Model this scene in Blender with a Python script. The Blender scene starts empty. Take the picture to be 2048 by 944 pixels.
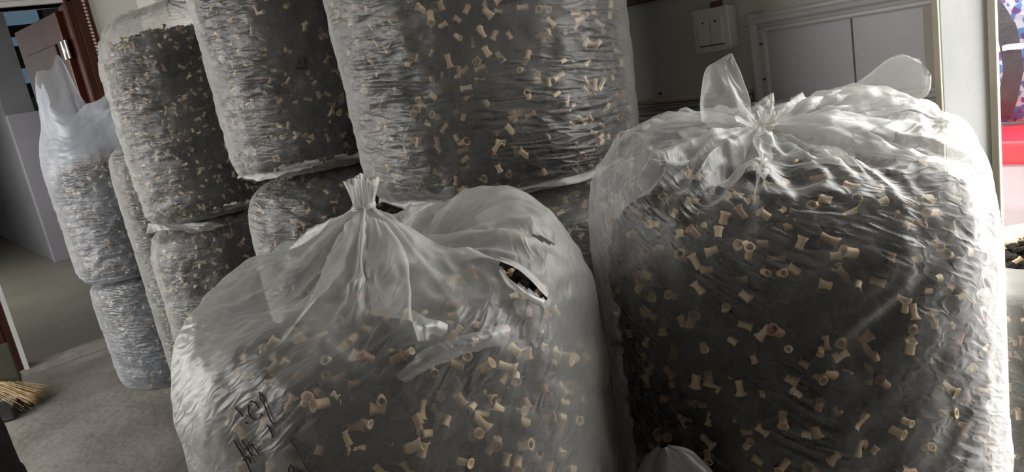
import bpy, math
import numpy as np
from mathutils import Vector, Matrix
from mathutils.bvhtree import BVHTree

scene = bpy.context.scene
COL = scene.collection

# ------------------------------------------------------------------ camera
# room frame: +X runs towards the panelled back wall, +Y runs along it to the left, Z up
FPX, ROLL, PITCH, EYE = 1490.0, math.radians(10.5), math.radians(13.0), 1.25
HEAD = math.atan2(0.625, 0.782)
CAM = np.array([0.0, 0.0, EYE])
_f = np.array([math.sin(HEAD) * math.cos(PITCH), math.cos(HEAD) * math.cos(PITCH), -math.sin(PITCH)])
_r0 = np.array([math.cos(HEAD), -math.sin(HEAD), 0.0])
_u0 = np.cross(_r0, _f)
_r = math.cos(ROLL) * _r0 - math.sin(ROLL) * _u0
_u = math.sin(ROLL) * _r0 + math.cos(ROLL) * _u0
cam_data = bpy.data.cameras.new('camera')
cam_data.sensor_width = 36.0
cam_data.lens = FPX / 2048.0 * 36.0
cam_data.clip_start = 0.02
camera = bpy.data.objects.new('camera', cam_data)
camera.matrix_world = Matrix(((_r[0], _u[0], -_f[0], 0), (_r[1], _u[1], -_f[1], 0), (_r[2], _u[2], -_f[2], EYE), (0, 0, 0, 1)))
COL.objects.link(camera)
scene.camera = camera


def pix(P):
    q = np.asarray(P, float) - CAM
    z = q @ _f
    return np.stack([1024 + FPX * (q @ _r) / z, 472 - FPX * (q @ _u) / z], -1)


# ------------------------------------------------------------------ world and exposure
world = bpy.data.worlds.new('overcast_sky')
scene.world = world
world.use_nodes = True
wn = world.node_tree
bg = wn.nodes['Background']
bg.inputs['Color'].default_value = (1.0, 0.985, 0.95, 1)
bg.inputs['Strength'].default_value = 6.8
vs = scene.view_settings
vs.view_transform = 'Standard'
vs.look = 'None'
vs.gamma = 1.0
vs.use_curve_mapping = False
vs.exposure = 0.25
scene.cycles.transparent_max_bounces = 14
scene.cycles.max_bounces = 5
scene.cycles.diffuse_bounces = 3
scene.cycles.adaptive_threshold = 0.03
scene.cycles.caustics_reflective = False
scene.cycles.caustics_refractive = False


def portal(name, loc, normal, sx, sy):
    """sampling portal in a wall opening: gives off no light, only guides the sky light"""
    d = bpy.data.lights.new(name, 'AREA')
    d.shape = 'RECTANGLE'
    d.size, d.size_y = sx, sy
    d.cycles.is_portal = True
    o = bpy.data.objects.new(name, d)
    o.location = loc
    o.rotation_euler = Vector(normal).to_track_quat('-Z', 'Z').to_euler()
    COL.objects.link(o)


# openings of the room: (y0, y1, z0, z1)
OPEN_RIGHT = (-0.9, 0.46, 0.0, 2.4)      # wide shop opening at the end of the back wall (x = 1.5)
OPEN_LEFT_DOOR = (3.5, 4.95, 0.0, 2.4)  # doorway opposite (x = -1.9)
OPEN_LEFT_FILL = (1.6, 3.0, 1.25, 2.35)   # unseen high opening, added to light the left sides of the sacks (x = -1.9)
XB, XL, YD, YN, ZC = 1.5, -1.9, 5.15, -2.2, 2.9
portal('portal_shop_opening', (XB + .02, (OPEN_RIGHT[0] + OPEN_RIGHT[1]) / 2, 1.2), (-1, 0, 0), OPEN_RIGHT[1] - OPEN_RIGHT[0], 2.4)
portal('portal_left_fill', (XL - .02, 2.3, 1.8), (1, 0, 0), 1.4, 1.1)
portal('portal_left_door', (XL - .02, 4.225, 1.2), (1, 0, 0), 1.45, 2.4)

rng = np.random.default_rng(7)


# ------------------------------------------------------------------ helpers
def tag(o, label=None, cat=None, group=None, kind=None):
    if label: o['label'] = label
    if cat: o['category'] = cat
    if group: o['group'] = group
    if kind: o['kind'] = kind
    return o


def empty(name, loc=(0, 0, 0)):
    o = bpy.data.objects.new(name, None)
    o.empty_display_size = 0.05
    o.location = loc
    COL.objects.link(o)
    return o


def link(name, me, parent=None, mats=()):
    o = bpy.data.objects.new(name, me)
    COL.objects.link(o)
    if parent is not None:
        o.parent = parent
        o.matrix_parent_inverse = Matrix.Translation(parent.location).inverted()
    for m in mats:
        me.materials.append(m)
    return o


def np_mesh(name, V, faces, mat_idx=None, smooth=True, uv=None):
    """V (n,3), faces (m,k) with constant k"""
    me = bpy.data.meshes.new(name)
    V = np.asarray(V, np.float32)
    F = np.asarray(faces, np.int32)
    k = F.shape[1]
    me.vertices.add(len(V))
    me.vertices.foreach_set('co', V.ravel())
    me.loops.add(F.size)
    me.loops.foreach_set('vertex_index', F.ravel())
    me.polygons.add(len(F))
    me.polygons.foreach_set('loop_start', np.arange(0, F.size, k, dtype=np.int32))
    me.polygons.foreach_set('loop_total', np.full(len(F), k, np.int32))
    if mat_idx is not None:
        me.polygons.foreach_set('material_index', np.asarray(mat_idx, np.int32))
    me.polygons.foreach_set('use_smooth', np.full(len(F), smooth))
    if uv is not None:
        l = me.uv_layers.new(name='UVMap')
        uv = np.asarray(uv, np.float32)
        l.data.foreach_set('uv', uv[F.ravel()].ravel())
        for nm, val in (('milkiness', fbm(uv[:, 0] * 6, uv[:, 1] * 6, 0, 71, 3) - .5), ('creased', np.clip((fbm(uv[:, 0] * 9, uv[:, 1] * 9, 0, 72, 2) - .36) * 4, 0, 1))):
            at = me.attributes.new(nm, 'FLOAT', 'POINT')
            at.data.foreach_set('value', val.astype(np.float32))
    me.update(calc_edges=True)
    me.validate()
    return me


class MB:
    """collects boxes, tubes, prisms into one mesh"""
    def __init__(s): s.v, s.f = [], []

    def box(s, x0, x1, y0, y1, z0, z1):
        b = len(s.v)
        s.v += [(x, y, z) for x in (x0, x1) for y in (y0, y1) for z in (z0, z1)]
        s.f += [tuple(b + i for i in q) for q in ((0, 1, 3, 2), (4, 6, 7, 5), (0, 4, 5, 1), (2, 3, 7, 6), (0, 2, 6, 4), (1, 5, 7, 3))]
        return s

    def tube(s, pts, r, n=8, cap=True):
        pts = [Vector(p) for p in pts]
        rs = r if hasattr(r, '__len__') else [r] * len(pts)
        b = len(s.v)
        for i, p in enumerate(pts):
            t = (pts[min(i + 1, len(pts) - 1)] - pts[max(i - 1, 0)]).normalized()
            a = t.orthogonal().normalized() if i == 0 else (a - t * a.dot(t)).normalized()
            c = t.cross(a)
            for k in range(n):
                w = 2 * math.pi * k / n
                s.v.append(tuple(p + (a * math.cos(w) + c * math.sin(w)) * rs[i]))
        for i in range(len(pts) - 1):
            for k in range(n):
                s.f.append((b + i * n + k, b + i * n + (k + 1) % n, b + (i + 1) * n + (k + 1) % n, b + (i + 1) * n + k))
        if cap:
            s.f.append(tuple(b + k for k in range(n))[::-1])
            s.f.append(tuple(b + (len(pts) - 1) * n + k for k in range(n)))
        return s

    def prism(s, prof, axis, a0, a1):
        """profile [(p,q)] extruded along axis ('y': p=x,q=z; 'z': p=x,q=y)"""
        b = len(s.v)
        n = len(prof)
        for a in (a0, a1):
            for p, q in prof:
                s.v.append((p, a, q) if axis == 'y' else (p, q, a))
        for k in range(n):
            s.f.append((b + k, b + (k + 1) % n, b + n + (k + 1) % n, b + n + k))
        s.f.append(tuple(b + k for k in range(n))[::-1])
        s.f.append(tuple(b + n + k for k in range(n)))
        return s

    def build(s, name, mat, parent=None, smooth=False, bevel=0.0, seg=2):
        me = bpy.data.meshes.new(name)
        me.from_pydata(s.v, [], s.f)
        me.polygons.foreach_set('use_smooth', np.full(len(me.polygons), smooth))
        o = link(name, me, parent, (mat,))
        import bmesh
        bm = bmesh.new(); bm.from_mesh(me)
        bmesh.ops.recalc_face_normals(bm, faces=bm.faces[:])
        bm.to_mesh(me); bm.free()
        if bevel:
            m = o.modifiers.new('bevel', 'BEVEL'); m.width = bevel; m.segments = seg; m.limit_method = 'ANGLE'
        return o


def hash3(i, j, k, seed):
    h = (i.astype(np.int64) * 374761393 + j.astype(np.int64) * 668265263 + k.astype(np.int64) * 2147483647 + seed * 974634777) & 0xFFFFFFFF
    h = ((h ^ (h >> 13)) * 1274126177) & 0xFFFFFFFF
    h = ((h ^ (h >> 16)) * 2246822519) & 0xFFFFFFFF
    return ((h ^ (h >> 15)) & 0xFFFFFF) / float(0xFFFFFF)


def vnoise(x, y, z=0.0, seed=0):
    """smooth value noise 0..1, vectorised"""
    x, y, z = np.broadcast_arrays(np.asarray(x, float), np.asarray(y, float), np.asarray(z, float))
    i, j, k = np.floor(x), np.floor(y), np.floor(z)
    fx, fy, fz = x - i, y - j, z - k
    fx, fy, fz = (t * t * t * (t * (t * 6 - 15) + 10) for t in (fx, fy, fz))
    r = 0
    for a in (0, 1):
        for b in (0, 1):
            for c in (0, 1):
                w = (fx if a else 1 - fx) * (fy if b else 1 - fy) * (fz if c else 1 - fz)
                r = r + w * hash3(i + a, j + b, k + c, seed)
    return r


def fbm(x, y, z=0.0, seed=0, oct=3):
    r, a, t = 0, 1.0, 0
    for o in range(oct):
        r = r + a * vnoise(np.asarray(x) * 2 ** o, np.asarray(y) * 2 ** o, np.asarray(z) * 2 ** o, seed + o * 17)
        t += a; a *= .5
    return r / t


def ridge(n): return 1 - np.abs(2 * n - 1)


def sstep(a, b, x):
    t = np.clip((x - a) / (b - a), 0, 1)
    return t * t * (3 - 2 * t)


# ------------------------------------------------------------------ materials
def new_mat(name):
    m = bpy.data.materials.new(name)
    m.use_nodes = True
    nt = m.node_tree
    nt.nodes.clear()
    out = nt.nodes.new('ShaderNodeOutputMaterial')
    return m, nt, out


def N(nt, t, **kw):
    n = nt.nodes.new(t)
    for k, v in kw.items():
        if k in n.inputs: n.inputs[k].default_value = v
        else: setattr(n, k, v)
    return n


def mathn(nt, op, a, b=None, clamp=False):
    n = nt.nodes.new('ShaderNodeMath'); n.operation = op; n.use_clamp = clamp
    for i, v in enumerate((a, b)):
        if v is None: continue
        if isinstance(v, (int, float)): n.inputs[i].default_value = v
        else: nt.links.new(v, n.inputs[i])
    return n.outputs[0]


def plain(name, c1, c2=None, scale=8.0, rough=0.6, bump=0.0, bscale=60.0, metal=0.0, stretch=(1, 1, 1), spec=0.5, detail=4.0):
    """principled with a two-tone procedural mottling and fine relief"""
    m, nt, out = new_mat(name)
    p = N(nt, 'ShaderNodeBsdfPrincipled', Roughness=rough, Metallic=metal)
    p.inputs['Specular IOR Level'].default_value = spec
    tc = N(nt, 'ShaderNodeTexCoord')
    mp = N(nt, 'ShaderNodeMapping'); mp.inputs['Scale'].default_value = stretch
    nt.links.new(tc.outputs['Object'], mp.inputs['Vector'])
    nz = N(nt, 'ShaderNodeTexNoise', Scale=scale, Detail=detail)
    nt.links.new(mp.outputs[0], nz.inputs['Vector'])
    cr = N(nt, 'ShaderNodeValToRGB')
    cr.color_ramp.elements[0].position = .32; cr.color_ramp.elements[1].position = .68
    cr.color_ramp.elements[0].color = (*c1, 1); cr.color_ramp.elements[1].color = (*(c2 or c1), 1)
    nt.links.new(nz.outputs['Fac'], cr.inputs[0])
    nt.links.new(cr.outputs[0], p.inputs['Base Color'])
    if bump:
        b = N(nt, 'ShaderNodeBump', Strength=bump, Distance=.01)
        n2 = N(nt, 'ShaderNodeTexNoise', Scale=bscale, Detail=5.0)
        nt.links.new(mp.outputs[0], n2.inputs['Vector'])
        nt.links.new(n2.outputs['Fac'], b.inputs['Height'])
        nt.links.new(b.outputs[0], p.inputs['Normal'])
    nt.links.new(p.outputs[0], out.inputs[0])
    return m


def film_mat(name, base=.12, edge=.5, angle=0.0, rough=.34, color=(.80, .80, .77), crinkle=.5, sx=14., sy=60., g0=.07, g1=.5, patch=.10, loose=.40):
    """thin milky polythene: part of the light goes straight through, part is scattered, part mirrored"""
    m, nt, out = new_mat(name)
    L = nt.links.new
    uv = N(nt, 'ShaderNodeUVMap')
    mp = N(nt, 'ShaderNodeMapping'); mp.inputs['Rotation'].default_value = (0, 0, angle)
    L(uv.outputs[0], mp.inputs['Vector'])
    mp2 = N(nt, 'ShaderNodeMapping'); mp2.inputs['Scale'].default_value = (sx, sy, 1)
    L(mp.outputs[0], mp2.inputs['Vector'])
    # long sharp wrinkles, strong in some places and absent in others
    n1 = N(nt, 'ShaderNodeTexNoise', Scale=1.0, Detail=1.0, Distortion=.4)
    L(mp2.outputs[0], n1.inputs['Vector'])
    w = mathn(nt, 'SUBTRACT', n1.outputs['Fac'], .5); w = mathn(nt, 'ABSOLUTE', w); w = mathn(nt, 'MULTIPLY', w, 4.0)
    w = mathn(nt, 'SUBTRACT', 1.0, w, True)
    am = N(nt, 'ShaderNodeAttribute', attribute_name='creased')    # where the sheet is creased
    w = mathn(nt, 'MULTIPLY', w, am.outputs['Fac'])
    # fine crumple
    mp3 = N(nt, 'ShaderNodeMapping'); mp3.inputs['Scale'].default_value = (sx * 2.2, sy * 1.1, 1)
    L(mp.outputs[0], mp3.inputs['Vector'])
    n2 = N(nt, 'ShaderNodeTexNoise', Scale=1.0, Detail=1.0, Distortion=.6)
    L(mp3.outputs[0], n2.inputs['Vector'])
    c = mathn(nt, 'SUBTRACT', n2.outputs['Fac'], .5); c = mathn(nt, 'ABSOLUTE', c); c = mathn(nt, 'MULTIPLY', c, 1.3)
    h = mathn(nt, 'SUBTRACT', w, c)
    b = N(nt, 'ShaderNodeBump', Strength=crinkle, Distance=.006)
    L(h, b.inputs['Height'])
    at = N(nt, 'ShaderNodeAttribute', attribute_name='slack_haze')    # painted haze for trapped light: loose top, and both flanks of the tented sack
    cs = mathn(nt, 'MULTIPLY', at.outputs['Fac'], -.65 * crinkle); cs = mathn(nt, 'ADD', cs, crinkle)
    L(cs, b.inputs['Strength'])
    # haze: more where the sheet is seen edge-on, a little uneven over the sheet
    lw = N(nt, 'ShaderNodeLayerWeight', Blend=.5)
    L(b.outputs[0], lw.inputs['Normal'])
    f = mathn(nt, 'POWER', lw.outputs['Facing'], 1.4)
    fe = mathn(nt, 'MULTIPLY', f, edge)
    n3 = N(nt, 'ShaderNodeAttribute', attribute_name='milkiness')
    pz = mathn(nt, 'MULTIPLY', n3.outputs['Fac'], patch * 2)
    sl = mathn(nt, 'MULTIPLY', at.outputs['Fac'], loose - base)
    a = mathn(nt, 'ADD', fe, base); a = mathn(nt, 'ADD', a, pz); a = mathn(nt, 'ADD', a, sl)
    a = mathn(nt, 'MAXIMUM', a, .04); a = mathn(nt, 'MINIMUM', a, .93)
    g = mathn(nt, 'POWER', lw.outputs['Facing'], 3.0); g = mathn(nt, 'MULTIPLY', g, g1); g = mathn(nt, 'ADD', g, g0, True)
    tr = N(nt, 'ShaderNodeBsdfTransparent')
    di = N(nt, 'ShaderNodeBsdfDiffuse', Color=(*color, 1), Roughness=.3)
    tl = N(nt, 'ShaderNodeBsdfTranslucent', Color=(*color, 1))
    gl = N(nt, 'ShaderNodeBsdfGlossy', Color=(.95, .95, .95, 1), Roughness=rough)
    for n_ in (di, tl, gl): L(b.outputs[0], n_.inputs['Normal'])
    m1 = N(nt, 'ShaderNodeMixShader', Fac=.4); L(di.outputs[0], m1.inputs[1]); L(tl.outputs[0], m1.inputs[2])
    m2 = N(nt, 'ShaderNodeMixShader'); L(a, m2.inputs[0]); L(tr.outputs[0], m2.inputs[1]); L(m1.outputs[0], m2.inputs[2])
    m3 = N(nt, 'ShaderNodeMixShader'); L(g, m3.inputs[0]); L(m2.outputs[0], m3.inputs[1]); L(gl.outputs[0], m3.inputs[2])
    L(m3.outputs[0], out.inputs[0])
    return m


def stem_mat(name, stops):
    m, nt, out = new_mat(name)
    L = nt.links.new
    g = N(nt, 'ShaderNodeNewGeometry'); oi = N(nt, 'ShaderNodeObjectInfo')
    s = mathn(nt, 'ADD', g.outputs['Random Per Island'], oi.outputs['Random']); s = mathn(nt, 'FRACT', s)
    cr = N(nt, 'ShaderNodeValToRGB')
    e = cr.color_ramp.elements
    e[0].position, e[0].color = 0, (*stops[0], 1)
    e[1].position, e[1].color = 1, (*stops[-1], 1)
    for q, col in enumerate(stops[1:-1]):
        k = e.new((q + 1) / (len(stops) - 1)); k.color = (*col, 1)
    L(s, cr.inputs[0])
    p = N(nt, 'ShaderNodeBsdfPrincipled', Roughness=.7)
    tc = N(nt, 'ShaderNodeTexCoord')
    nz = N(nt, 'ShaderNodeTexNoise', Scale=160.0, Detail=3.0); L(tc.outputs['Object'], nz.inputs['Vector'])
    mx = N(nt, 'ShaderNodeMix', data_type='RGBA', blend_type='MULTIPLY'); mx.inputs[0].default_value = .35
    L(cr.outputs[0], mx.inputs[6]); L(nz.outputs['Color'], mx.inputs[7])
    L(mx.outputs[2], p.inputs['Base Color'])
    L(p.outputs[0], out.inputs[0])
    return m


M = {}
BROWN, TAN, PALE = (.26, .14, .07), (.50, .345, .185), (.74, .575, .35)
M['stem'] = stem_mat('dried_stem', [BROWN, TAN, PALE])
M['stem_pale'] = stem_mat('dried_stem_pale', [(.68, .53, .32), (.78, .62, .40)])
M['stem_tan'] = stem_mat('dried_stem_tan', [(.48, .33, .175), (.57, .40, .22)])
M['stem_brown'] = stem_mat('dried_stem_brown', [(.27, .14, .07), (.36, .20, .10)])
M['cap'] = plain('dried_cap', (.007, .006, .005), (.020, .015, .012), scale=90, rough=.9, bump=.5, bscale=220, spec=.15)
M['core'] = plain('packed_morels', (.005, .004, .004), (.014, .011, .009), scale=60, rough=.9, bump=.8, bscale=90, spec=.1)
M['film_a'] = film_mat('polythene_large_bag', base=.06, edge=.45, angle=.55, crinkle=.42, rough=.40, g0=.035, loose=.38)
M['film_f1'] = film_mat('polythene_tent_bag', base=.15, edge=.28, angle=-.6, crinkle=.42, rough=.40, g0=.038, loose=.44)
M['film_top'] = film_mat('polythene_loose_haze', base=.42, edge=.45, angle=.4, crinkle=.28, sx=10, sy=40, rough=.4, g0=.06)  # same plastic, with trapped light painted in as extra haze
M['film_ear'] = film_mat('polythene_single_sheet', base=.22, edge=.4, angle=.4, crinkle=.3, sx=10, sy=40, rough=.35, g0=.05)
M['film_b'] = film_mat('polythene_stacked_bag', base=.13, edge=.18, angle=.1, crinkle=.7, sx=9, sy=55, rough=.42, g0=.042)
M['film_l'] = film_mat('polythene_skylight_tint', base=.20, edge=.2, angle=.12, crinkle=.8, sx=9, sy=55, color=(.72, .79, .90), rough=.42, loose=.5)  # bluish sky light tinted into the sheet colour


def pane_mat():
    m, nt, out = new_mat('sky_dimming_glass')
    t = N(nt, 'ShaderNodeBsdfTransparent', Color=(.11, .14, .165, 1))  # tint put in to dim the overbright sky to pale blue
    d = N(nt, 'ShaderNodeBsdfPrincipled', Roughness=.25)
    d.inputs['Base Color'].default_value = (.30, .36, .42, 1)
    x = N(nt, 'ShaderNodeMixShader', Fac=.15)
    nt.links.new(t.outputs[0], x.inputs[1]); nt.links.new(d.outputs[0], x.inputs[2]); nt.links.new(x.outputs[0], out.inputs[0])
    return m


M['pane'] = pane_mat()
M['wall'] = plain('cream_paint', (.70, .685, .63), (.75, .73, .675), scale=3, rough=.55, bump=.05, bscale=40)
M['wall_dim'] = plain('bounce_cutting_plaster', (.22, .21, .20), (.28, .27, .255), scale=1.5, rough=.8)  # for unseen walls, toned dark to hold back bounced fill light
M['wall_white'] = plain('white_paint', (.70, .70, .66), (.76, .75, .71), scale=3, rough=.6)
M['pvc'] = plain('lavender_pvc_panel', (.55, .53, .57), (.58, .56, .60), scale=5, rough=.35)
M['trim'] = plain('white_moulding', (.62, .60, .60), (.67, .65, .645), scale=6, rough=.35)
M['cream_edge'] = plain('cream_timber_edge', (.60, .53, .40), (.66, .60, .47), scale=14, rough=.5)
M['beige'] = plain('beige_board', (.46, .41, .35), (.50, .45, .385), scale=6, rough=.55)
M['marble'] = plain('grey_veined_jamb', (.60, .62, .62), (.74, .75, .74), scale=9, rough=.4, stretch=(1, 2, .6), detail=8)
M['concrete'] = plain('worn_concrete', (.155, .14, .12), (.31, .295, .27), scale=2.2, rough=.75, bump=.7, bscale=22, detail=9)
M['concrete_dark'] = plain('dim_room_floor', (.22, .21, .17), (.28, .27, .22), scale=1.5, rough=.5)
M['ceiling'] = plain('ceiling_paint', (.30, .295, .28), (.36, .355, .34), scale=2, rough=.8)
M['mahogany'] = plain('mahogany_door', (.035, .010, .007), (.075, .020, .012), scale=3, rough=.6, stretch=(6, 6, .6), spec=.25)
M['mahogany_red'] = plain('mahogany_edge', (.075, .016, .010), (.12, .026, .015), scale=4, rough=.25, stretch=(6, 6, .6))
M['bead'] = plain('pale_bead', (.42, .28, .25), (.55, .40, .36), scale=30, rough=.3)
M['steel'] = plain('brushed_hinge', (.55, .54, .50), (.66, .65, .6), scale=20, rough=.35, metal=.7)
M['switch'] = plain('switch_plastic', (.74, .73, .68), (.77, .76, .71), scale=5, rough=.3)
M['dark'] = plain('dark_plastic', (.02, .02, .022), (.035, .035, .04), scale=12, rough=.5)
M['wood_strip'] = plain('brown_wood_strip', (.16, .085, .05), (.25, .14, .085), scale=6, rough=.5, stretch=(1, .3, 6))
M['straw'] = plain('broom_straw', (.42, .29, .15), (.60, .45, .26), scale=30, rough=.8)
M['olive'] = plain('olive_plastic', (.055, .055, .035), (.075, .075, .05), scale=5, rough=.55)
M['ink'] = plain('black_marker', (.008, .008, .009), (.014, .014, .015), scale=40, rough=.5)
M['red'] = plain('red_plastic', (.75, .012, .03), (.82, .02, .04), scale=6, rough=.3)
M['sackcloth'] = plain('dark_woven_sack', (.018, .019, .02), (.035, .036, .036), scale=40, rough=.8, bump=.4, bscale=150)
M['grey_sack'] = plain('grey_folded_sheet', (.10, .10, .10), (.14, .14, .14), scale=9, rough=.45, bump=.2, bscale=25)
M['outside'] = plain('pale_yard', (.34, .33, .34), (.42, .41, .42), scale=1.2, rough=.8)
M['grey_wall'] = plain('grey_cabinet', (.20, .20, .215), (.24, .24, .25), scale=2, rough=.5)
M['lilac_wall'] = plain('lilac_cabinet_side', (.34, .325, .37), (.38, .365, .41), scale=2, rough=.5)

# ------------------------------------------------------------------ room shell


def slab(name, boxes, mat, kind='structure', parent=None, bevel=0.0):
    b = MB()
    for q in boxes: b.box(*q)
    o = b.build(name, mat, parent, bevel=bevel)
    if kind and parent is None: o['kind'] = kind
    return o


T = .12
# floor as an uneven worn slab
gx, gy = np.meshgrid(np.linspace(XL - .1, XB + .1, 120), np.linspace(YN - .1, YD + .14, 230), indexing='ij')
gz = -.006 * fbm(gx * 3, gy * 3, seed=3, oct=4) - .002
nx_, ny_ = gx.shape
idx = np.arange(nx_ * ny_).reshape(nx_, ny_)
ff = np.stack([idx[:-1, :-1], idx[1:, :-1], idx[1:, 1:], idx[:-1, 1:]], -1).reshape(-1, 4)
floor = link('floor', np_mesh('floor', np.stack([gx, gy, gz], -1).reshape(-1, 3), ff), None, (M['concrete'],))
tag(floor, kind='structure')
slab('ceiling', [(XL - T, XB + T, YN - T, YD + T, ZC, ZC + T)], M['ceiling'])
slab('wall_back', [(XB, XB + .06, OPEN_RIGHT[1] + .08, YD, 0, ZC), (XB, XB + T, YN, OPEN_RIGHT[0], 0, ZC), (XB, XB + .06, OPEN_RIGHT[0], OPEN_RIGHT[1] + .08, OPEN_RIGHT[3], ZC)], M['wall'])
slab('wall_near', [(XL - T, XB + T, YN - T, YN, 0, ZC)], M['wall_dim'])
e_, f_, _, h_ = OPEN_LEFT_DOOR
a_, b_, c_, d_ = OPEN_LEFT_FILL
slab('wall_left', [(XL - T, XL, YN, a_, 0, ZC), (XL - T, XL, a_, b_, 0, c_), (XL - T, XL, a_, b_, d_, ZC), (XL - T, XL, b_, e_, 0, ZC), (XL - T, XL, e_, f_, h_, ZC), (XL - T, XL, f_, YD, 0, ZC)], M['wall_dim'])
DX0, DX1, DZ = .31, 1.10, 2.05
slab('wall_door_side', [(XL, DX0, YD, YD + .14, 0, ZC), (DX1, XB + .06, YD, YD + .14, 0, ZC), (DX0, DX1, YD, YD + .14, DZ, ZC)], M['wall_white'])
o = slab('ground_outside', [(-14, 12, -14, 22, -.20, -.10)], M['outside'])


# --- the room seen through the brown doorway
slab('floor_far_room', [(-1.2, 3.4, YD + .14, 16.2, -.10, -.004)], M['concrete_dark'])
slab('ceiling_far_room', [(-1.2, 1.48, YD + .14, 16.2, 3.3, 3.4), (1.48, 3.4, YD + .14, 10.66, 3.3, 3.4)], M['ceiling'])
slab('wall_far_room_left', [(-1.3, -1.2, YD + .14, 7.0, 0, 3.3), (-1.3, -1.2, 7.0, 9.4, 0, .9), (-1.3, -1.2, 7.0, 9.4, 2.4, 3.3), (-1.3, -1.2, 9.4, 16.2, 0, 3.3)], M['grey_wall'])  # unseen window gap added to light the far room
slab('wall_far_room_right', [(3.4, 3.5, YD + .14, 10.66, 0, 3.3)], M['grey_wall'])
slab('wall_far_room_end', [(-1.2, 1.48, 16.2, 16.3, 0, 3.3)], M['grey_wall'])
slab('wall_far_room_side', [(XB + .06, 3.4, YD, YD + .14, 0, 3.3), (-1.3, XL + .8, YD, YD + .14, ZC, 3.3), (XL, XB + .06, YD + .02, YD + .14, ZC, 3.3)], M['grey_wall'])
# long grey partition with a protruding lilac base, and a slim window beyond its end
part = slab('wall_partition', [(1.20, 1.48, 9.75, 16.2, 0, 3.3)], M['grey_wall'])
slab('trim_1', [(1.195, 1.50, 9.6, 9.75, 0, 1.65)], M['lilac_wall'])
win = tag(empty('window_1', (1.7, 10.6, 1.9)), kind='structure')
wf = MB()
for z, z2 in ((1.85, 2.02), (2.20, 2.455), (2.565, 2.69), (2.93, 3.17)): wf.box(1.48, 2.0, 10.58, 10.64, z, z2)
wf.box(1.48, 1.52, 10.58, 10.64, 1.85, 3.15); wf.box(1.96, 2.0, 10.58, 10.64, 1.85, 3.15)
wf.build('window_frame', M['dark'], win)
for z, z2 in ((2.02, 2.20), (2.455, 2.565), (2.69, 2.93)):
    MB().box(1.50, 1.98, 10.60, 10.606, z, z2).build('pane', M['pane'], win)
slab('wall_far_room_pier', [(1.48, 2.0, 10.58, 10.66, 0, 1.85), (2.0, 3.4, 10.58, 10.66, 0, 3.3), (1.48, 2.0, 10.58, 10.66, 3.17, 3.3)], M['grey_wall'])

# --- brown door and its frame
def thing(name, label, cat, loc, group=None):
    return tag(empty(name, loc), label, cat, group)


df = tag(empty('door_frame', (1.17, YD, 0)), kind='structure')
MB().box(DX1 - .005, DX1 + .035, YD - .03, YD + .17, 0, DZ + .03).build('jamb', M['mahogany'], df, bevel=.004)
MB().box(DX0 - .035, DX0 + .005, YD - .03, YD + .17, 0, DZ + .03).build('jamb', M['mahogany'], df, bevel=.004)
MB().box(DX1 - .009, DX1 + .004, YD - .035, YD + .0, 0, DZ + .03).build('stop_bead', M['mahogany_red'], df, bevel=.003)
MB().box(DX0 - .035, DX1 + .035, YD - .03, YD + .17, DZ, DZ + .03).build('head', M['trim'], df, bevel=.004)
MB().box(DX1 + .035, DX1 + .125, YD - .035, YD + .0, 0, DZ + .10).build('casing', M['mahogany'], df, bevel=.006)
MB().box(DX0 - .125, DX0 - .035, YD - .035, YD + .0, 0, DZ + .10).build('casing', M['mahogany'], df, bevel=.006)
MB().box(DX0 - .055, DX1 + .035, YD - .05, YD + .0, DZ + .03, DZ + .12).build('casing', M['trim'], df, bevel=.006)
bead_me = None
for k in range(96):
    if bead_me is None:
        bv, bf = lathe_bead = (np.array([(-.012, 0, 0), (0, -.006, .005), (.012, 0, 0), (0, -.006, -.005), (0, -.002, .0095), (0, -.002, -.0095)]), [(0, 3, 1), (1, 3, 2), (0, 1, 4), (1, 2, 4), (0, 5, 3), (3, 5, 2)])
        bead_me = bpy.data.meshes.new('bead'); bead_me.from_pydata([tuple(v) for v in bv], [], bf); bead_me.materials.append(M['bead'])
    o = bpy.data.objects.new('bead', bead_me); COL.objects.link(o)
    o.parent = df; o.location = (DX1 + .095 - 1.17, -.036, .10 + k * .0205)
MB().box(DX0 + .006, DX0 + .03, YD - .04, YD + .05, 0, .75).build('corner_strip', M['marble'], df)

dl = tag(empty('door_1', (DX1, YD + .10, 0)), kind='structure')
ang = math.radians(81)
def leaf(x0, x1, y0, y1, z0, z1, name, mat, bevel=.004):
    o = MB().box(x0, x1, y0, y1, z0, z1).build(name, mat, None, bevel=bevel)
    o.parent = dl
    return o
leaf(0, .78, 0, .04, .01, 2.02, 'leaf', M['mahogany'])
leaf(.0, .012, -.004, .044, .01, 2.02, 'hinge_stile_edge', M['mahogany_red'])
for z0, z1 in ((.15, .85), (1.05, 1.85)):
    leaf(.13, .65, .038, .052, z0, z1, 'raised_panel', M['mahogany'], .012)
    leaf(.13, .65, -.012, .002, z0, z1, 'raised_panel', M['mahogany'], .012)
for z in (.3, 1.74):
    h = leaf(-.035, .045, .040, .050, z, z + .11, 'hinge', M['steel'], .002)
    hb = MB().tube([(-.001, .052, z), (-.001, .052, z + .11)], .007, 10).build('hinge_pin', M['steel'], None, smooth=True)
    hb.parent = h
dl.rotation_euler = (0, 0, math.pi - ang)

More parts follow.
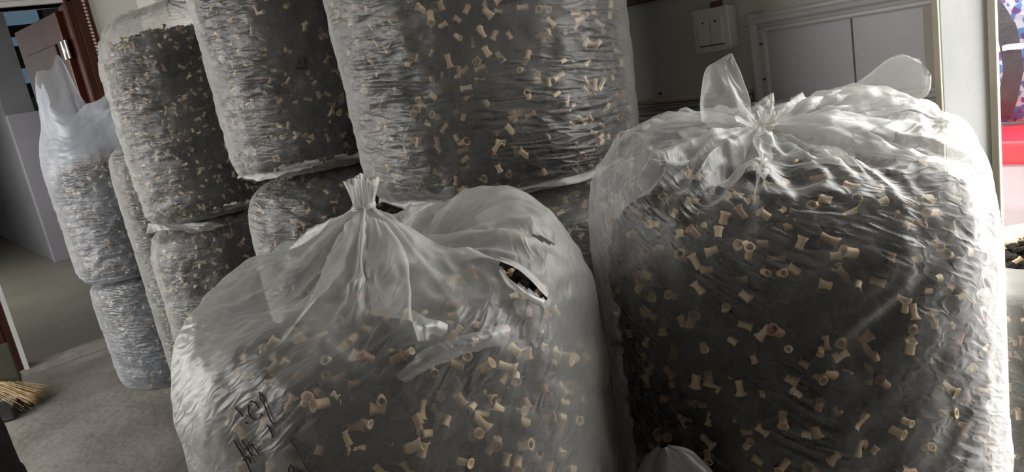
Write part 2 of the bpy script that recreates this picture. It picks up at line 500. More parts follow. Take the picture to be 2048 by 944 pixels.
# raised door sill
sill_x, sill_y = np.meshgrid(np.linspace(DX0 - .02, DX1 + .02, 60), np.linspace(0, 1, 14), indexing='ij')
edge = np.sin(math.pi * np.clip(sill_y, 0, 1)) ** .35
sz = .035 * edge + .012 * (fbm(sill_x * 14, sill_y * 5, 0, 8, 3) - .5) * edge - .004
sy = YD - .07 + sill_y * .22 + .02 * (fbm(sill_x * 6, 0, 0, 9) - .5)
ii = np.arange(60 * 14).reshape(60, 14)
sill = link('door_sill', np_mesh('door_sill', np.stack([sill_x, sy, sz], -1).reshape(-1, 3), np.stack([ii[:-1, :-1], ii[1:, :-1], ii[1:, 1:], ii[:-1, 1:]], -1).reshape(-1, 4)), None, (M['concrete'],))
tag(sill, kind='structure')

# --- mouldings, panels and jamb on the back wall
def moulding(name, y0, y1, z0, z1, along, mat, parent, depth=.02):
    """stepped and rounded picture moulding; along = 'y' (rail) or 'z' (stile)"""
    steps = [(0, 0), (.010, 0), (.016, .10), (.016, .22), (.010, .28), (.012, .40), (.022, .52), (.024, .70), (.016, .80), (.016, .92), (.008, 1), (0, 1)]
    b = MB()
    if along == 'y':
        b.prism([(XB - d / .024 * depth, z0 + (z1 - z0) * t) for d, t in steps], 'y', y0, y1)
    else:
        b.prism([(XB - d / .024 * depth, y0 + (y1 - y0) * t) for d, t in steps], 'z', z0, z1)
    return b.build(name, mat, parent)


fr = tag(empty('trim_2', (XB, .73, 1.0)), kind='structure')
moulding('stile', .885, .930, 1.03, 1.255, 'z', M['trim'], fr)
moulding('rail', .541, .930, 1.212, 1.255, 'y', M['trim'], fr, .022)
moulding('rail', .541, .930, 1.03, 1.068, 'y', M['trim'], fr, .022)
for y0, y1 in ((.7055, .886), (.566, .7025)):
    MB().box(XB - .006, XB, y0, y1, .60, 1.214).build('panel', M['pvc'], fr, bevel=.001)
MB().box(XB - .010, XB, .541, .572, .0, 1.30).build('strip', M['beige'], fr)
for z in (1.19, 1.115):
    MB().tube([(XB - .022, .895, z), (XB - .0, .895, z)], .002, 8).build('nail', M['dark'], fr)
dado = tag(empty('trim_3', (XB, 1.3, 1.0)), kind='structure')
MB().box(XB - .028, XB, .931, 2.6, 1.086, 1.096).build('ledge', M['cream_edge'], dado, bevel=.003)
moulding('rail', .931, 2.6, 1.058, 1.085, 'y', M['trim'], dado, .022)
moulding('rail', .931, 2.6, 1.030, 1.056, 'y', M['trim'], dado, .026)
moulding('rail', .931, 2.6, 1.000, 1.028, 'y', M['trim'], dado, .02)
MB().tube([(XB - .0, 1.19, 1.108), (XB - .006, 1.19, 1.108)], .003, 8).build('nail', M['dark'], dado)
ws = tag(empty('trim_4', (XB, 1.6, 1.33)), kind='structure')
MB().box(XB - .012, XB, 1.02, 2.6, 1.328, 1.352).build('strip', M['wood_strip'], ws, bevel=.002)
jb = tag(empty('trim_5', (XB, .5, 0)), kind='structure')
MB().prism([(XB - .05, .530), (XB + .028, .476), (XB + .04, .476), (XB - .02, .530)], 'z', 0, 2.4).build('face', M['marble'], jb, bevel=.003)
MB().box(XB - .055, XB + .055, .530, .541, 0, 2.4).build('edge', M['cream_edge'], jb, bevel=.002)
MB().box(XB + .018, XB + .034, .466, .478, 0, 2.4).build('edge', M['cream_edge'], jb, bevel=.002)

# --- light switch with its conduit
sw = thing('light_switch', 'white two-gang light switch box on the cream wall panel', 'light switch', (XB, .998, 1.19))
MB().box(XB - .034, XB, .955, 1.041, 1.192, 1.282).build('back_box', M['switch'], sw, bevel=.004)
MB().box(XB - .042, XB - .033, .952, 1.044, 1.190, 1.284).build('face_plate', M['switch'], sw, bevel=.003)
for y0 in (.966, .9985):
    rk = MB().box(XB - .047, XB - .041, y0, y0 + .0315, 1.206, 1.264).build('rocker', M['switch'], sw, bevel=.002)
    MB().box(XB - .0476, XB - .0468, y0 + .0135, y0 + .018, 1.253, 1.257).build('indicator', M['dark'], rk)
MB().box(XB - .0425, XB - .0415, .966, 1.030, 1.2035, 1.2055).build('shadow_gap', M['dark'], sw)
cd_ = thing('cable_conduit', 'narrow white cable conduit rising from the light switch box', 'conduit', (XB, 1.0, 1.284))
MB().box(XB - .016, XB, .990, 1.006, 1.284, ZC).build('channel', M['switch'], cd_, bevel=.003)
MB().box(XB - .020, XB, .987, 1.009, 1.284, 1.298).build('collar', M['wood_strip'], cd_, bevel=.003)

# ------------------------------------------------------------------ morels
def lathe(prof, n, wob=0.0, seed=0, close_start=False, close_end=False):
    """profile [(r,z)] turned about z -> verts, quads (triangles as degenerate-free quads avoided: returns tri faces)"""
    r_ = np.random.default_rng(seed)
    V, Fs = [], []
    for (r, z) in prof:
        for k in range(n):
            w = 2 * math.pi * k / n
            q = r * (1 + wob * r_.uniform(-1, 1))
            V.append((q * math.cos(w), q * math.sin(w), z + wob * .3 * r * r_.uniform(-1, 1)))
    for i in range(len(prof) - 1):
        for k in range(n):
            a, b, c, d = i * n + k, i * n + (k + 1) % n, (i + 1) * n + (k + 1) % n, (i + 1) * n + k
            Fs += [(a, b, c), (a, c, d)]
    if close_start:
        V.append((0, 0, prof[0][1])); q = len(V) - 1
        Fs += [(q, (k + 1) % n, k) for k in range(n)]
    if close_end:
        V.append((0, 0, prof[-1][1])); q = len(V) - 1; b = (len(prof) - 1) * n
        Fs += [(q, b + k, b + (k + 1) % n) for k in range(n)]
    return np.array(V), np.array(Fs)


def stem_shape(n, seed, ln=.021, r=.0068, flare=1.3):
    return lathe([(r * 1.05, -.002), (r * .86, ln * .45), (r * .98, ln * .8), (r * flare, ln), (r * flare * .74, ln * 1.0), (r * .55, ln * .45)], n, .09, seed, close_end=True)


def cap_shape(n, seed, ln=.036, r=.0125):
    return lathe([(r * .55, .001), (r * 1.0, -ln * .16), (r * .95, -ln * .45), (r * .66, -ln * .78), (r * .2, -ln)], n, .2, seed, close_start=True, close_end=True)


STEMS_LO = [stem_shape(6, 40 + k, ln=.0125 + .0025 * k, r=.0046 + .0005 * (k % 3), flare=1.15 + .12 * k) for k in range(4)]
CAPS_LO = [cap_shape(6, 60 + k, ln=.026 + .004 * k, r=.010 + .0013 * (k % 3)) for k in range(4)]


def grid_normals(G):
    du = np.roll(G, -1, 1) - np.roll(G, 1, 1)
    dv = np.gradient(G, axis=0)
    n = np.cross(du, dv)
    n /= np.linalg.norm(n, axis=-1, keepdims=True) + 1e-12
    return n


def scatter(G, n, seed, sector=None):
    """random points on a closed-in-theta grid, area weighted; sector = (direction xy, centre xy, min cos)"""
    r_ = np.random.default_rng(seed)
    Nn = grid_normals(G)
    A = np.linalg.norm(np.cross(np.roll(G, -1, 1)[:-1] - G[:-1], G[1:] - G[:-1]), axis=-1)
    if sector is not None:
        d = Nn[:-1] @ np.array([*sector[0], .35])
        A = A * (d > sector[1])
    p = (A / A.sum()).ravel()
    pick = r_.choice(len(p), n, p=p)
    i, j = np.unravel_index(pick, A.shape)
    u, v = r_.random((2, n, 1))
    j2 = (j + 1) % G.shape[1]
    P = (G[i, j] * (1 - u) + G[i, j2] * u) * (1 - v) + (G[i + 1, j] * (1 - u) + G[i + 1, j2] * u) * v
    return P, Nn[i, j]


def frames(normals, r_, out_frac=.22):
    """rotation matrices whose z axis is the stem direction"""
    n = len(normals)
    rv = r_.normal(size=(n, 3))
    t = rv - (rv * normals).sum(-1, keepdims=True) * normals
    t /= np.linalg.norm(t, axis=-1, keepdims=True)
    lift = np.where(r_.random(n) < out_frac, r_.uniform(.6, 2.2, n), r_.uniform(-.15, .35, n))[:, None]
    a = t + normals * lift
    a /= np.linalg.norm(a, axis=-1, keepdims=True)
    b = np.cross(normals, a); b /= np.linalg.norm(b, axis=-1, keepdims=True) + 1e-9
    c = np.cross(a, b)
    return np.stack([b, c, a], -1)


def merge(shapes, which, Rm, P, S):
    Vs, Fs, base = [], [], 0
    for k, (V, Fc) in enumerate(shapes):
        m = np.where(which == k)[0]
        if not len(m): continue
        W = np.einsum('nij,vj->nvi', Rm[m], V) * S[m][:, None, None] + P[m][:, None, :]
        Vs.append(W.reshape(-1, 3))
        Fs.append((Fc[None] + (np.arange(len(m)) * len(V))[:, None, None]).reshape(-1, 3) + base)
        base += W.shape[0] * W.shape[1]
    return np.concatenate(Vs), np.concatenate(Fs)


def morel_mass(name, label, G, n_cap, n_morel, seed, depth=(.010, .030), sector=None, scale=1.0, core_inset=.034):
    """packed dried morels behind a film: a dark packed core plus real caps and stems at its surface"""
    r_ = np.random.default_rng(seed)
    P, Nn = scatter(G, n_cap + n_morel, seed + 1, sector)
    Rm = frames(Nn, r_)
    dep = r_.uniform(*depth, len(P))
    dep[:n_cap] += .004
    S = r_.uniform(.8, 1.2, len(P)) * scale
    Q = P - Nn * dep[:, None]
    which = r_.integers(0, 4, len(P))
    cv, cf = merge(CAPS_LO, which, Rm, Q - (Nn * .004), S)
    sl = slice(n_cap, None)
    sv, sf = merge(STEMS_LO, which[sl], Rm[sl], Q[sl], S[sl])
    # core
    C0 = G - grid_normals(G) * core_inset
    nt_, nth = C0.shape[:2]
    C0 = C0 + grid_normals(G) * (.012 * (fbm(C0[..., 0] * 45, C0[..., 1] * 45, C0[..., 2] * 45, seed, 2) - .5))[..., None]
    idx = np.arange(nt_ * nth).reshape(nt_, nth)
    j2 = np.roll(idx, -1, 1)
    q = np.stack([idx[:-1], j2[:-1], j2[1:], idx[1:]], -1).reshape(-1, 4)
    kf = np.concatenate([q[:, [0, 1, 2]], q[:, [0, 2, 3]]])
    V = np.concatenate([C0.reshape(-1, 3), cv, sv])
    F_ = np.concatenate([kf, cf + nt_ * nth, sf + nt_ * nth + len(cv)])
    mi = np.concatenate([np.zeros(len(kf)), np.ones(len(cf)), np.full(len(sf), 2)])
    o = link(name, np_mesh(name, V, F_, mi, smooth=False), None, (M['core'], M['cap'], M['stem']))
    tag(o, label, 'mushrooms', kind='stuff')
    return o


# ------------------------------------------------------------------ bags
def profile(ctrl, n, smooth=10):
    P = np.array(ctrl, float)
    L = np.concatenate([[0], np.cumsum(np.linalg.norm(np.diff(P, axis=0), axis=1))])
    t = np.linspace(0, L[-1], 500)
    Q = np.stack([np.interp(t, L, P[:, k]) for k in (0, 1)], -1)
    if smooth:
        w = np.exp(-.5 * (np.arange(-3 * smooth, 3 * smooth + 1) / smooth) ** 2); w /= w.sum()
        pad = 3 * smooth
        for k in (0, 1):
            e = np.concatenate([2 * Q[0, k] - Q[pad:0:-1, k], Q[:, k], 2 * Q[-1, k] - Q[-2:-pad - 2:-1, k]])
            Q[:, k] = np.convolve(e, w, 'valid')
    Q[:, 0] = np.maximum(Q[:, 0], .002)
    L = np.concatenate([[0], np.cumsum(np.linalg.norm(np.diff(Q, axis=0), axis=1))])
    t = np.linspace(0, L[-1], n)
    return np.stack([np.interp(t, L, Q[:, k]) for k in (0, 1)], -1), t


def shell(c, ctrl, nth, nt, seed, lump=.03, lean=(0, 0), squash=(1, 1, 0), smooth=10, inset=0.0, bulge=None):
    """surface of revolution with lumps, lean and flattening; theta = 0 points away from the camera"""
    Q, arc = profile(ctrl, nt, smooth)
    back = math.atan2(c[1], c[0])
    th = back + np.linspace(0, 2 * math.pi, nth, endpoint=False)
    r = Q[:, 0][:, None] - inset * sstep(0, .1, Q[:, 0])[:, None]
    z = np.repeat(Q[:, 1][:, None], nth, 1)
    ct, st = np.cos(th)[None], np.sin(th)[None]
    k = 1 + lump * 2 * (fbm(ct * 1.6 + 9, st * 1.6 + 5, z * 4.0, seed, 3) - .5)
    if bulge is not None: k = k + bulge(th[None], z)
    x, y = r * k * ct, r * k * st
    ca, sa = math.cos(squash[2]), math.sin(squash[2])
    xr, yr = (x * ca + y * sa) * squash[0], (-x * sa + y * ca) * squash[1]
    x, y = xr * ca - yr * sa, xr * sa + yr * ca
    zz = z - Q[0, 1]
    G = np.stack([c[0] + x + lean[0] * zz, c[1] + y + lean[1] * zz, z], -1)
    return G, th, arc


def loft_top(ring, th, K, ns, rise, seed, folds=13, amp=.02, power=1.0, kr=.014, tuft=.05, flare=.05, tuft_dir=(0, 0)):
    """gathers the ring to the tie K, then lets a short tuft flare out above it.  rise(th, s) lifts the sheet"""
    rows = []
    K = np.array(K)
    ph = 2 * math.pi * fbm(np.cos(th) * 1.3 + 3, np.sin(th) * 1.3 + 7, 0, seed, 2) * 3
    d = ring[:, :2] - K[:2]
    rad = np.linalg.norm(d, axis=-1)
    for s in np.linspace(0, 1, ns + 1)[1:]:
        e = s ** power
        sc = np.maximum(1 - e, kr / rad)
        a = amp * math.sin(math.pi * min(1, s * .9 + .05)) * (.35 + .65 * s)
        q_ = folds * .36
        fold = .7 * ridge(vnoise(np.cos(th) * q_ + 3, np.sin(th) * q_, s * 1.1, seed + 5)) + .3 * ridge(vnoise(np.cos(th) * q_ * 2.3, np.sin(th) * q_ * 2.3 + 8, s * 2, seed + 6))
        wob = a * (fold - .55) * 1.3
        xy = K[:2] + d * (sc * (1 + 0 * wob))[:, None]
        z = ring[:, 2] * (1 - s) + K[2] * s + rise(th, s) + wob * 1.2
        tang = np.stack([-d[:, 1], d[:, 0]], -1) / rad[:, None]
        xy = xy + tang * (a * .5 * np.sin(folds * th * .5 + ph))[:, None]
        rows.append(np.concatenate([xy, z[:, None]], -1))
    for s in np.linspace(0, 1, 9)[1:]:
        r_ = kr + flare * s ** 1.3 * (.7 + .6 * vnoise(np.cos(th) * 3, np.sin(th) * 3, s, seed + 9))
        r_ = r_ * (1 + .25 * np.sin(3 * th + ph * .5) * s)
        xy = K[:2] + d / rad[:, None] * r_[:, None] + np.array(tuft_dir) * s * tuft
        z = K[2] + tuft * s * (.75 + .5 * vnoise(np.cos(th) * 2 + 4, np.sin(th) * 2, 0, seed + 11))
        rows.append(np.concatenate([xy, z[:, None]], -1))
    return np.stack(rows)


def crinkle(G, seed, R, angle=0.0, a1=.004, kx=6., ky=34., a2=.0025, lo=None, crumple=0.0, n_body=0):
    """pushes the sheet in and out: long wrinkles along one direction plus a soft dimpling over the pieces inside"""
    nt_, nth = G.shape[:2]
    Nn = grid_normals(G)
    seg = np.linalg.norm(np.diff(G, axis=0), axis=-1).mean(1)
    v = np.concatenate([[0], np.cumsum(seg)])[:, None]
    u = (np.linspace(0, 2 * math.pi, nth, endpoint=False) * R)[None]
    p = u * math.cos(angle) + v * math.sin(angle)
    q = -u * math.sin(angle) + v * math.cos(angle)
    w = fbm(p * 3, q * 3, 0, seed + 3, 2)
    n1 = ridge(fbm(p * kx + w * 2, q * ky + w * 3, 0, seed, 2))
    n2 = fbm(u * 28, v * 28, 0, seed + 1, 2)
    amt = .3 + 1.2 * vnoise(p * 4, q * 5, 0, seed + 4)
    d = a1 * (n1 - .6) * amt + a2 * (n2 - .5) * 2
    if crumple:
        up = sstep(-12, 20, np.arange(nt_) - n_body)[:, None] * sstep(0, 10, nt_ - 10 - np.arange(nt_))[:, None]
        P3 = G + .05 * (fbm(G[..., 0] * 9, G[..., 1] * 9, G[..., 2] * 9, seed + 21, 2) - .5)[..., None]
        r1 = ridge(vnoise(P3[..., 0] * 17, P3[..., 1] * 17, P3[..., 2] * 17, seed + 22))
        r2 = ridge(vnoise(P3[..., 0] * 38, P3[..., 1] * 38, P3[..., 2] * 38, seed + 23))
        d = d + crumple * up * ((r1 - .6) * 1.0 + (r2 - .6) * .45)
    fade = np.ones(nt_)[:, None] if lo is None else lo[:, None]
    return G + Nn * (d * fade)[..., None], np.stack([np.repeat(u, nt_, 0), np.repeat(v, nth, 1)], -1)


def soften(G, nb, sigma=9, reach=34, fold=.006, q=5.0, seed=0, below=45):
    """rounds the joint between body and gathered top and lets the folds run down on to the body"""
    w = np.exp(-.5 * (np.arange(-3 * sigma, 3 * sigma + 1) / sigma) ** 2); w /= w.sum()
    n = len(G)
    i = np.arange(n)
    S = np.zeros_like(G)
    for k, ww in zip(range(-3 * sigma, 3 * sigma + 1), w):
        S += ww * G[np.clip(i + k, 0, n - 1)]
    m = np.exp(-((i - nb) / reach) ** 2)[:, None, None]
    G = G * (1 - m) + S * m
    nth = G.shape[1]
    th = np.linspace(0, 2 * math.pi, nth, endpoint=False)[None]
    row = (i - nb)[:, None]
    f = vnoise(np.cos(th) * q + 3, np.sin(th) * q, row * .02, seed) - .5
    am = np.where(row < 0, np.exp(-(row / below) ** 2), np.exp(-(row / 25.0) ** 2))
    return G + grid_normals(G) * (fold * 2 * f * am)[..., None]


def film_mesh(name, G, UV, parent, mat, hole=None, slack_haze=None):
    nt_, nth = G.shape[:2]
    idx = np.arange(nt_ * nth).reshape(nt_, nth)
    j2 = np.roll(idx, -1, 1)
    q = np.stack([idx[:-1], j2[:-1], j2[1:], idx[1:]], -1).reshape(-1, 4)
    if hole is not None:
        q = q[~hole(G.reshape(-1, 3)[q].mean(1))]
    me = np_mesh(name, G.reshape(-1, 3), q, uv=UV.reshape(-1, 2))
    if slack_haze is not None:
        at = me.attributes.new('slack_haze', 'FLOAT', 'POINT')
        at.data.foreach_set('value', slack_haze.astype(np.float32).ravel())
    return link(name, me, parent, (mat,))


def slack_of(G, n_body, s0, s1, seed):
    """0 on the filled body, rising to 1 over the loft rows between s0 and s1 (uneven edge)"""
    nt_, nth = G.shape[:2]
    row = ((np.arange(nt_) - n_body) / max(1, nt_ - n_body))[:, None]
    nz = fbm(G[..., 0] * 11, G[..., 1] * 11, G[..., 2] * 11, seed, 3) - .5
    return sstep(s0, s1, row + nz * .42)


def sheet(name, rows, parent, mat, seed=0, amp=.003, n=24, m=40):
    """thin loose sheet: rows of 3D points (all of one length) resampled smoothly and crumpled"""
    A = np.array(rows, float)
    def res(A, k, ax):
        t = np.linspace(0, A.shape[ax] - 1, k)
        x = np.arange(A.shape[ax])
        B = np.moveaxis(A, ax, 0)
        i = np.clip(np.floor(t).astype(int), 0, len(x) - 2)
        f = (t - i)
        g = lambda q: B[np.clip(q, 0, len(x) - 1)]
        f = f.reshape(-1, *([1] * (B.ndim - 1)))
        p0, p1, p2, p3 = g(i - 1), g(i), g(i + 1), g(i + 2)
        C = .5 * (2 * p1 + (p2 - p0) * f + (2 * p0 - 5 * p1 + 4 * p2 - p3) * f ** 2 + (3 * p1 - p0 - 3 * p2 + p3) * f ** 3)
        return np.moveaxis(C, 0, ax)
    G = res(res(A, m, 0), n, 1)
    du, dv = np.gradient(G, axis=0), np.gradient(G, axis=1)
    Nn = np.cross(du, dv); Nn /= np.linalg.norm(Nn, axis=-1, keepdims=True) + 1e-9
    su = np.concatenate([[0], np.cumsum(np.linalg.norm(np.diff(G, axis=0), axis=-1).mean(1))])[:, None] + np.zeros((1, n))
    sv = np.concatenate([[0], np.cumsum(np.linalg.norm(np.diff(G, axis=1), axis=-1).mean(0))])[None] + np.zeros((m, 1))
    d = amp * 2 * (fbm(su * 25, sv * 60, 0, seed, 3) - .5) + amp * 1.5 * (ridge(fbm(su * 12, sv * 40, 0, seed + 2, 2)) - .6)
    G = G + Nn * d[..., None]
    idx = np.arange(m * n).reshape(m, n)
    q = np.stack([idx[:-1, :-1], idx[1:, :-1], idx[1:, 1:], idx[:-1, 1:]], -1).reshape(-1, 4)
    return link(name, np_mesh(name, G.reshape(-1, 3), q, uv=np.stack([su, sv], -1).reshape(-1, 2)), parent, (mat,))


def body_ctrl(R, z0, z1, cb=.07, ct=.09, top=.92, belly=1.0):
    """closed sack profile"""
    return [(.0, z0 + .004), (R * .90, z0), (R * .985, z0 + cb * .7), (R * belly, z0 + (z1 - z0) * .45), (R * 1.0, z1 - ct * 1.3), (R * top, z1 - ct * .35), (R * .6, z1), (0, z1 + .01)]


def stacked_bag(label, c, R, z0, z1, seed, film='film_b', lean=(0, 0), squash=(1, 1, 0), nth=220, nt=150, caps=1300, morels=694, top='flat', K=None,
                cover=None, angle=.05, a1=.005, top_r=.92, content_label='', fill=None, group='sacks stacked two high along the back wall', cb=.07, rise=None,
                tuft=.06, flare=.05, amp=.025, folds=13, lump=.03, belly=1.0, kx=6., ky=34., sl=(-.1, .25)):
    root = tag(empty('plastic_sack', (c[0], c[1], z0)), label, 'bag', group)
    inward = (-c[0], -c[1]); n_ = math.hypot(*inward); d = (inward[0] / n_, inward[1] / n_)
    zt = fill if fill is not None else z1
    G, th, arc = shell(c, body_ctrl(R, z0, zt, cb=cb, top=top_r, belly=belly), 96, 70, seed, lump, lean, squash, inset=.006)
    morel_mass('packed_morels', content_label, G, caps, morels, seed + 100, sector=(d, -.15))
    if top == 'flat':
        Gf, th, arc = shell(c, body_ctrl(R, z0, z1, cb=cb, top=top_r, belly=belly), nth, nt, seed, lump, lean, squash)
    else:
        ctrl = body_ctrl(R, z0, z1, cb=cb, belly=belly)[:5]
        Gs, th, arc = shell(c, ctrl, nth, nt, seed, lump, lean, squash)
        ring = Gs[-1]
        if top == 'knot':
            Lf = loft_top(ring, th, K, 46, rise or (lambda t, s: 0 * t), seed, folds, amp, tuft=tuft, flare=flare)
        else:
            Lf = top(ring, th)
        Gf = soften(np.concatenate([Gs, Lf]), len(Gs), 5, 16, .006, 5.0, seed, 24)
    Gf, UV = crinkle(Gf, seed, R, angle, a1=a1, kx=kx, ky=ky)
    film_mesh('film', Gf, UV, root, M[film], slack_haze=None if top == 'flat' else slack_of(Gf, len(Gs), *sl, seed))
    return root, Gf


_toR = np.array([math.cos(HEAD), -math.sin(HEAD)])   # picture-right on the floor plan
_toV = np.array([math.sin(HEAD), math.cos(HEAD)])    # away from the camera


def side(c, right, away):
    return (c[0] + _toR[0] * right + _toV[0] * away, c[1] + _toR[1] * right + _toV[1] * away)


# --- column behind the middle
C4, C3, C2 = (1.05, 1.29), (1.05, 2.12), (.98, 3.05)
stacked_bag('dark lower sack squeezed under the widest hanging grey sack, behind the front sacks', C4, .30, .0, .985, 11, caps=1100, morels=640, a1=.006, angle=.5,
            content_label='dark dried morels packed in the lower sack under the widest sack')
r_c4u, G_c4u = stacked_bag('widest upper sack in the row, right of all stacked sacks, reaching out of frame', (1.05, 1.29), .31, 1.0, 1.98, 12, top='knot', K=(1.05, 1.29, 2.02), caps=1300, morels=1044, squash=(1, 1, 0),
            content_label='dried morels packed in the widest upper sack', cb=.08, nth=300, nt=200, a1=.004)
stacked_bag('pleated lower sack between the two upper sacks and the tented front sack', C3, .285, .0, 1.035, 13, caps=1300, morels=555, angle=-.6, a1=.008,
            content_label='dark dried morels packed in the pleated lower sack')
r_c3u, G_c3u = stacked_bag('tall upper sack second from right in the stacked row, with a pale bottom seam', C3, .29, 1.05, 1.98, 14, top='knot', K=(1.05, 2.12, 2.02), caps=1300, morels=724,
            content_label='dried morels packed in the upper sack with the pale seam', a1=.006)
r_c2l, G_c2l = stacked_bag('lower sack with a loose twisted flap, left of the pleated sack', C2, .29, .0, .875, 15, caps=1300, morels=640, a1=.007,
            content_label='dried morels packed in the lower sack with a twisted flap')
stacked_bag('tall narrow upper sack with a gathered hazy top beside the brown door', C2, .275, .89, 1.62, 16, top='knot', K=(1.0, 3.06, 1.70), caps=1300, morels=774, a1=.009,
            content_label='dried morels packed in the narrow upper sack', fill=1.60, top_r=.84, tuft=.05, flare=.09, amp=.03, rise=lambda t, s: .085 * math.sin(math.pi * s ** .42) + 0 * t, sl=(.4, .9))
stacked_bag('pale grey sack wedged behind, between the narrow sack and the open bluish sack', (.93, 3.58), .185, .0, 1.20, 17, caps=500, morels=336, a1=.004,
            content_label='dried morels in the wedged pale grey sack', nth=160, nt=110)


def open_collar(ring, th):
    c0 = ring[:, :2].mean(0)
    rows = []
    ang = th - math.atan2(_toR[1], _toR[0])
    hgt = .22 + .07 * np.cos(ang * 2 + .6) + .12 * ridge(vnoise(np.cos(th) * 2 + 2, np.sin(th) * 2, 0, 5)) - .05 * np.cos(ang)
    hgt = hgt + .15 * np.exp(-((np.angle(np.exp(1j * (ang - 2.5))) / .20) ** 2))
    for s in np.linspace(0, 1, 40)[1:]:
        k = 1 - .30 * s + .10 * np.sin(5 * th + 2 * s) * s + .10 * math.sin(s * 9) * .25
        xy = c0 + (ring[:, :2] - c0) * k[:, None] + np.array([.02, .02]) * s
        rows.append(np.concatenate([xy, (ring[:, 2] + hgt * s)[:, None]], -1))
    return np.stack(rows)


stacked_bag('bluish upper sack with a wide open ragged mouth in front of the doorway', (.84, 4.06), .27, .58, 1.27, 18, film='film_l', top=open_collar, caps=700, morels=707, a1=.008,
            content_label='dried morels in the open bluish sack', fill=1.14, nth=200, nt=120)
stacked_bag('bluish lower sack standing on the floor at the far left of the row', (.88, 4.10), .27, .0, .58, 19, film='film_l', caps=600, morels=640, a1=.009, top_r=.97,
            content_label='dried morels in the bluish lower sack', nth=200, nt=120)

# --- the two large front sacks
# tied sack at the right
F2c, F2R = (.99, .60), .28
f2 = tag(empty('plastic_sack', (*F2c, 0)), 'large tied translucent sack at the right front, with two loose film ears', 'bag', 'large sacks in front')
ctrl_c = [(0, .004), (F2R * .8, 0), (F2R * .98, .08), (F2R * 1.02, .45), (F2R, .93), (F2R * .94, 1.0), (F2R * .6, 1.025), (0, 1.03)]
G2, th2, _ = shell(F2c, ctrl_c, 140, 100, 31, .02, inset=.005)
ctrl_f = [(0, .002), (F2R * .8, -.0), (F2R * .99, .08), (F2R * 1.03, .45), (F2R * 1.01, .93), (F2R * .99, 1.025)]
Gs, th, _ = shell(F2c, ctrl_f, 400, 200, 31, .02)
K2 = np.array([.955, .585, 1.095])
aR = math.atan2(_toR[1], _toR[0])


def rise_f2(th, s):
    a = np.angle(np.exp(1j * (th - aR)))            # 0 = picture right, +90 deg = away
    sides = np.clip(.55 + .6 * np.sin(a) + .25 * np.cos(2 * a), 0, 1.2)
    return .055 * sides * math.sin(math.pi * min(1, s ** .55)) ** 1.2


Lf = loft_top(Gs[-1], th, K2, 70, rise_f2, 33, folds=15, amp=.05, power=1.15, kr=.016, tuft=.02, flare=.012)
Gf2 = soften(np.concatenate([Gs, Lf]), len(Gs), 8, 26, .004, 5.5, 37, 26)
lo = np.concatenate([np.ones(len(Gs)), np.linspace(1, .6, len(Lf))])
Gf2, UV2 = crinkle(Gf2, 35, F2R, .6, a1=.006, kx=5., ky=22., a2=.002, lo=lo, crumple=.016, n_body=len(Gs))
film_mesh('film', Gf2, UV2, f2, M['film_a'], slack_haze=slack_of(Gf2, len(Gs), .25, .8, 36))
morel_mass('packed_morels', 'dried morels packed behind the film of the large tied sack', G2, 2600, 340, 131, depth=(.012, .032), sector=((-.85, -.52), -.25))

# tented sack at the left
F1c, F1R = (.483, .915), .298
f1 = tag(empty('plastic_sack', (*F1c, 0)), 'large tented sack in the middle front with handwriting and a torn slit', 'bag', 'large sacks in front')
ctrl_c = [(0, .004), (F1R * .8, 0), (F1R * .97, .08), (F1R * 1.0, .45), (F1R * .99, .85), (F1R * .93, .93), (F1R * .6, .97), (0, .98)]


def tilt(G, c, R, amount, z0, z1, ang):
    """heaps the upper part higher towards one side"""
    k = ((G[..., 0] - c[0]) * math.cos(ang) + (G[..., 1] - c[1]) * math.sin(ang)) / R
    G = G.copy()
    G[..., 2] += amount * k * sstep(z0, z1, G[..., 2])
    return G


aR = math.atan2(_toR[1], _toR[0])
G1, th1, _ = shell(F1c, ctrl_c, 140, 100, 41, .02, inset=.005)
G1 = tilt(G1, F1c, F1R, .02, .70, .93, aR + .5)
ctrl_f = [(0, .002), (F1R * .8, 0), (F1R * .98, .08), (F1R * 1.01, .45), (F1R * 1.0, .86), (F1R * .99, .98)]
Gs, th, _ = shell(F1c, ctrl_f, 400, 190, 41, .02)
Gs = tilt(Gs, F1c, F1R, .02, .70, .945, aR + .5)
K1 = np.array([.468, .885, 1.10])


def rise_f1(th, s):
    a = np.angle(np.exp(1j * (th - aR)))
    right = np.clip(np.cos(a - .55), 0, 1) ** 1.5
    left = np.clip(np.cos(a - 2.9), 0, 1) ** 1.2
    b = lambda c, w: math.exp(-((s - c) / w) ** 2) * min(1, s * 8)
    return right * (.046 * b(.22, .2) - .055 * b(.72, .16)) + left * .05 * b(.12, .16) - .025 * b(.55, .25) * np.clip(-np.sin(a), 0, 1)


Lf = loft_top(Gs[-1], th, K1, 70, rise_f1, 43, folds=9, amp=.04, power=1.0, kr=.014, tuft=.034, flare=.007, tuft_dir=(.15, -.1))
Gf1 = soften(np.concatenate([Gs, Lf]), len(Gs), 9, 30, .005, 5.0, 47, 36)
lo = np.concatenate([np.ones(len(Gs)), np.linspace(1, .6, len(Lf))])
Gf1, UV1 = crinkle(Gf1, 45, F1R, -.5, a1=.006, kx=5., ky=22., a2=.002, lo=lo, crumple=.008, n_body=len(Gs))


def bvh_of(G):
    nt_, nth = G.shape[:2]
    idx = np.arange(nt_ * nth).reshape(nt_, nth)
    j2 = np.roll(idx, -1, 1)
    q = np.stack([idx[:-1], j2[:-1], j2[1:], idx[1:]], -1).reshape(-1, 4)
    return BVHTree.FromPolygons([tuple(v) for v in G.reshape(-1, 3)], [tuple(f) for f in q.tolist()])


def look(x, y):
    d = _f + (x - 1024) / FPX * _r + (472 - y) / FPX * _u
    return Vector(d / np.linalg.norm(d))


